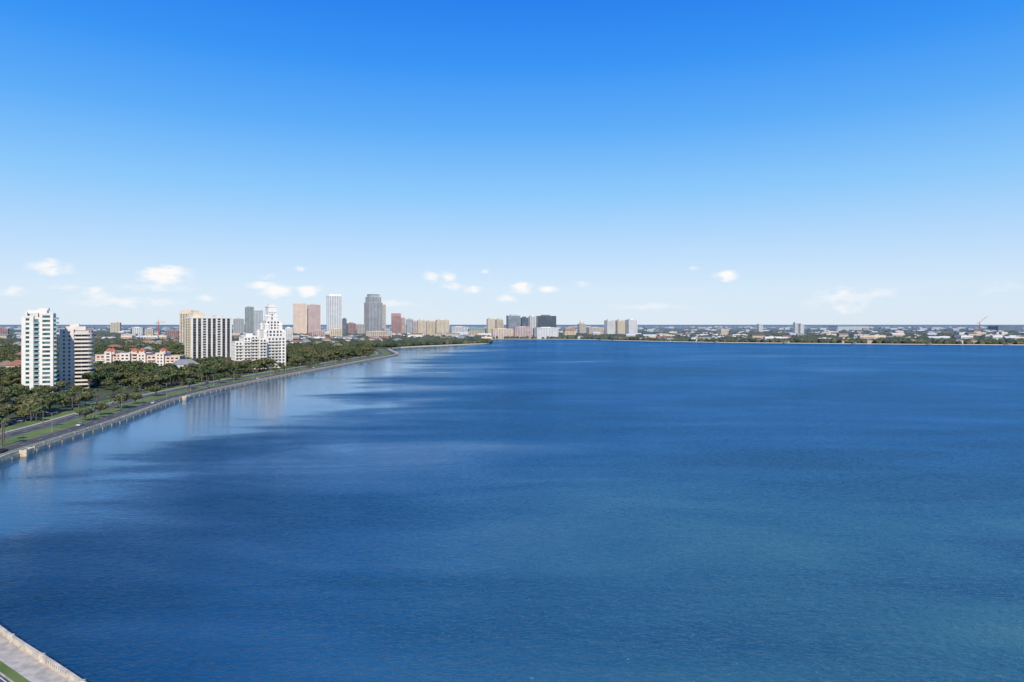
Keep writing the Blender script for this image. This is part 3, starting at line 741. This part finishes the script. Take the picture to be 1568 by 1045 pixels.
# ------------------------------------------------------------------ light and sky
SUN_EL=R(36); sun_dir=Vector((0.14,-0.99,0)).normalized()
az=math.atan2(sun_dir.x,sun_dir.y)
v=Vector((sun_dir.x*math.cos(SUN_EL),sun_dir.y*math.cos(SUN_EL),math.sin(SUN_EL)))
L=bpy.data.lights.new('sun','SUN'); L.energy=4.5; L.angle=R(.5); L.color=(1,.93,.82)
so=bpy.data.objects.new('sun',L); so.rotation_euler=(-v).to_track_quat('-Z','Y').to_euler(); so.location=(0,0,300); scene.collection.objects.link(so)
w=bpy.data.worlds.new('World'); scene.world=w; w.use_nodes=True; nt=w.node_tree; N=nt.nodes; Lk=nt.links
STR=0.12
bg=N['Background']; sky=N.new('ShaderNodeTexSky'); sky.sky_type='NISHITA'; sky.sun_disc=False; sky.sun_elevation=SUN_EL; sky.sun_rotation=az; sky.ozone_density=2.5; sky.dust_density=.3; sky.air_density=1.0
bg.inputs[1].default_value=STR
tc=N.new('ShaderNodeTexCoord'); sx=N.new('ShaderNodeSeparateXYZ'); Lk.new(tc.outputs['Generated'],sx.inputs[0])
def mth(op,a,b_=None,c=None):
    n=N.new('ShaderNodeMath'); n.operation=op
    for i,v_ in enumerate((a,b_,c)):
        if v_ is None: continue
        if isinstance(v_,(int,float)): n.inputs[i].default_value=v_
        else: Lk.new(v_,n.inputs[i])
    return n.outputs[0]
azn=mth('ARCTAN2',sx.outputs[0],sx.outputs[1]); eln=mth('ARCSINE',sx.outputs[2])
# clear-air colour by elevation, blended with the physical sky
rp=N.new('ShaderNodeValToRGB'); cr=rp.color_ramp
stops=[(0,(.70,.81,.93)),(3,(.64,.79,.955)),(6,(.50,.715,.975)),(10.7,(.262,.59,.985)),(15.9,(.10,.42,.975)),(20.8,(.028,.30,.95)),(26,(.006,.21,.88)),(50,(.02,.15,.60)),(90,(.03,.13,.45))]
while len(cr.elements)<len(stops): cr.elements.new(.5)
for e,(dg,c) in zip(cr.elements,stops): e.position=dg/90
for e,(dg,c) in zip(cr.elements,stops): e.color=(*c,1)
Lk.new(mth('DIVIDE',eln,math.pi/2),rp.inputs[0])
sc=N.new('ShaderNodeVectorMath'); sc.operation='SCALE'; sc.inputs[3].default_value=1/STR; Lk.new(rp.outputs[0],sc.inputs[0])
base=N.new('ShaderNodeMixRGB'); base.inputs[0].default_value=.9; Lk.new(sky.outputs[0],base.inputs[1]); Lk.new(sc.outputs[0],base.inputs[2])
# low cumulus: ramps over azimuth hold (opacity, centre elevation, half height)
cl=[(78,411,36,9,.8),(20,446,26,6,.6),(105,441,50,5,.45),(145,449,30,8,.75),(250,421,42,11,1),(235,441,60,6,.5),(315,458,18,5,.45),(400,436,24,5,.75),(425,447,28,8,.9),(472,446,22,7,.85),(461,411,9,4,.6),(408,423,14,5,.7),(663,424,14,7,.7),(686,424,14,8,.8),(692,438,18,5,.8),(725,444,16,5,.7),(798,443,18,7,1),(838,443,18,5,.75),(775,458,16,5,.7),(742,416,8,3,.5),(1112,423,20,7,.85),(1061,411,9,3,.5),(1290,460,60,15,.5),(1340,450,40,8,.4),(1540,442,40,8,.3),(890,436,14,5,.35),(200,462,90,7,.5),(1000,470,60,5,.35),(600,466,50,5,.4)]
def AZ(px): return math.atan2(px-784,F)
A0=-.72;A1=.72
layers=[]
for c in sorted(cl,key=lambda c:c[0]-c[2]):
    for l in layers:
        if l[-1][0]+l[-1][2]*1.25+2<c[0]-c[2]*1.25 and len(l)<9: l.append(c); break
    else: layers.append([c])
nz=N.new('ShaderNodeTexNoise'); nz.inputs['Scale'].default_value=38; nz.inputs['Detail'].default_value=5; nz.inputs['Roughness'].default_value=.6
mp=N.new('ShaderNodeMapping'); mp.inputs['Scale'].default_value=(1,1,2.4); Lk.new(tc.outputs['Generated'],mp.inputs[0]); Lk.new(mp.outputs[0],nz.inputs['Vector'])
nzs=mth('MULTIPLY',mth('SUBTRACT',nz.outputs[0],.5),3.6)
un=mth('DIVIDE',mth('SUBTRACT',azn,A0),A1-A0)
EM=.12;HM=.02
best=None
for l in layers:
    r=N.new('ShaderNodeValToRGB'); c_=r.color_ramp; pts=[]
    for px,py,ww,hh_,op in l:
        E=math.atan2(497-py,math.hypot(px-784,F))/EM; h=hh_/F*1.25/HM
        a0=(AZ(px-ww*1.25)-A0)/(A1-A0);a1=(AZ(px)-A0)/(A1-A0);a2=(AZ(px+ww*1.25)-A0)/(A1-A0)
        pts+=[(a0,(0,E,h)),(a1,(op,E,h)),(a2,(0,E,h))]
    while len(c_.elements)<len(pts): c_.elements.new(.5)
    for e,(p,c) in zip(c_.elements,pts): e.position=min(1,max(0,p))
    for e,(p,c) in zip(c_.elements,pts): e.color=(*c,1)
    Lk.new(un,r.inputs[0]); s3=N.new('ShaderNodeSeparateColor'); Lk.new(r.outputs[0],s3.inputs[0])
    dy=mth('DIVIDE',mth('SUBTRACT',eln,mth('MULTIPLY',s3.outputs[1],EM)),mth('MULTIPLY',s3.outputs[2],HM))
    prof=mth('SUBTRACT',1,mth('MULTIPLY',dy,dy)); prof=mth('MAXIMUM',prof,-3)
    q=mth('ADD',mth('ADD',mth('MULTIPLY',prof,.8),nzs),mth('MULTIPLY',s3.outputs[0],.95))
    mr=N.new('ShaderNodeMapRange'); mr.interpolation_type='SMOOTHSTEP'; mr.inputs[1].default_value=.35; mr.inputs[2].default_value=1.7; Lk.new(q,mr.inputs[0])
    o=mth('MULTIPLY',mr.outputs[0],mth('MINIMUM',mth('MULTIPLY',s3.outputs[0],1.5),1.0))
    best=o if best is None else mth('MAXIMUM',best,o)
mx=N.new('ShaderNodeMixRGB'); Lk.new(best,mx.inputs[0]); Lk.new(base.outputs[0],mx.inputs[1]); mx.inputs[2].default_value=(.98/STR,.97/STR,.97/STR,1)
Lk.new(mx.outputs[0],bg.inputs[0])
# camera
cam=bpy.data.cameras.new('camera'); cam.lens=24; cam.sensor_width=36; cam.shift_y=-25.5/1568; cam.clip_start=.5; cam.clip_end=200000
co=bpy.data.objects.new('camera',cam); co.location=(0,0,CAMH); co.rotation_euler=(R(90),0,0); scene.collection.objects.link(co); scene.camera=co
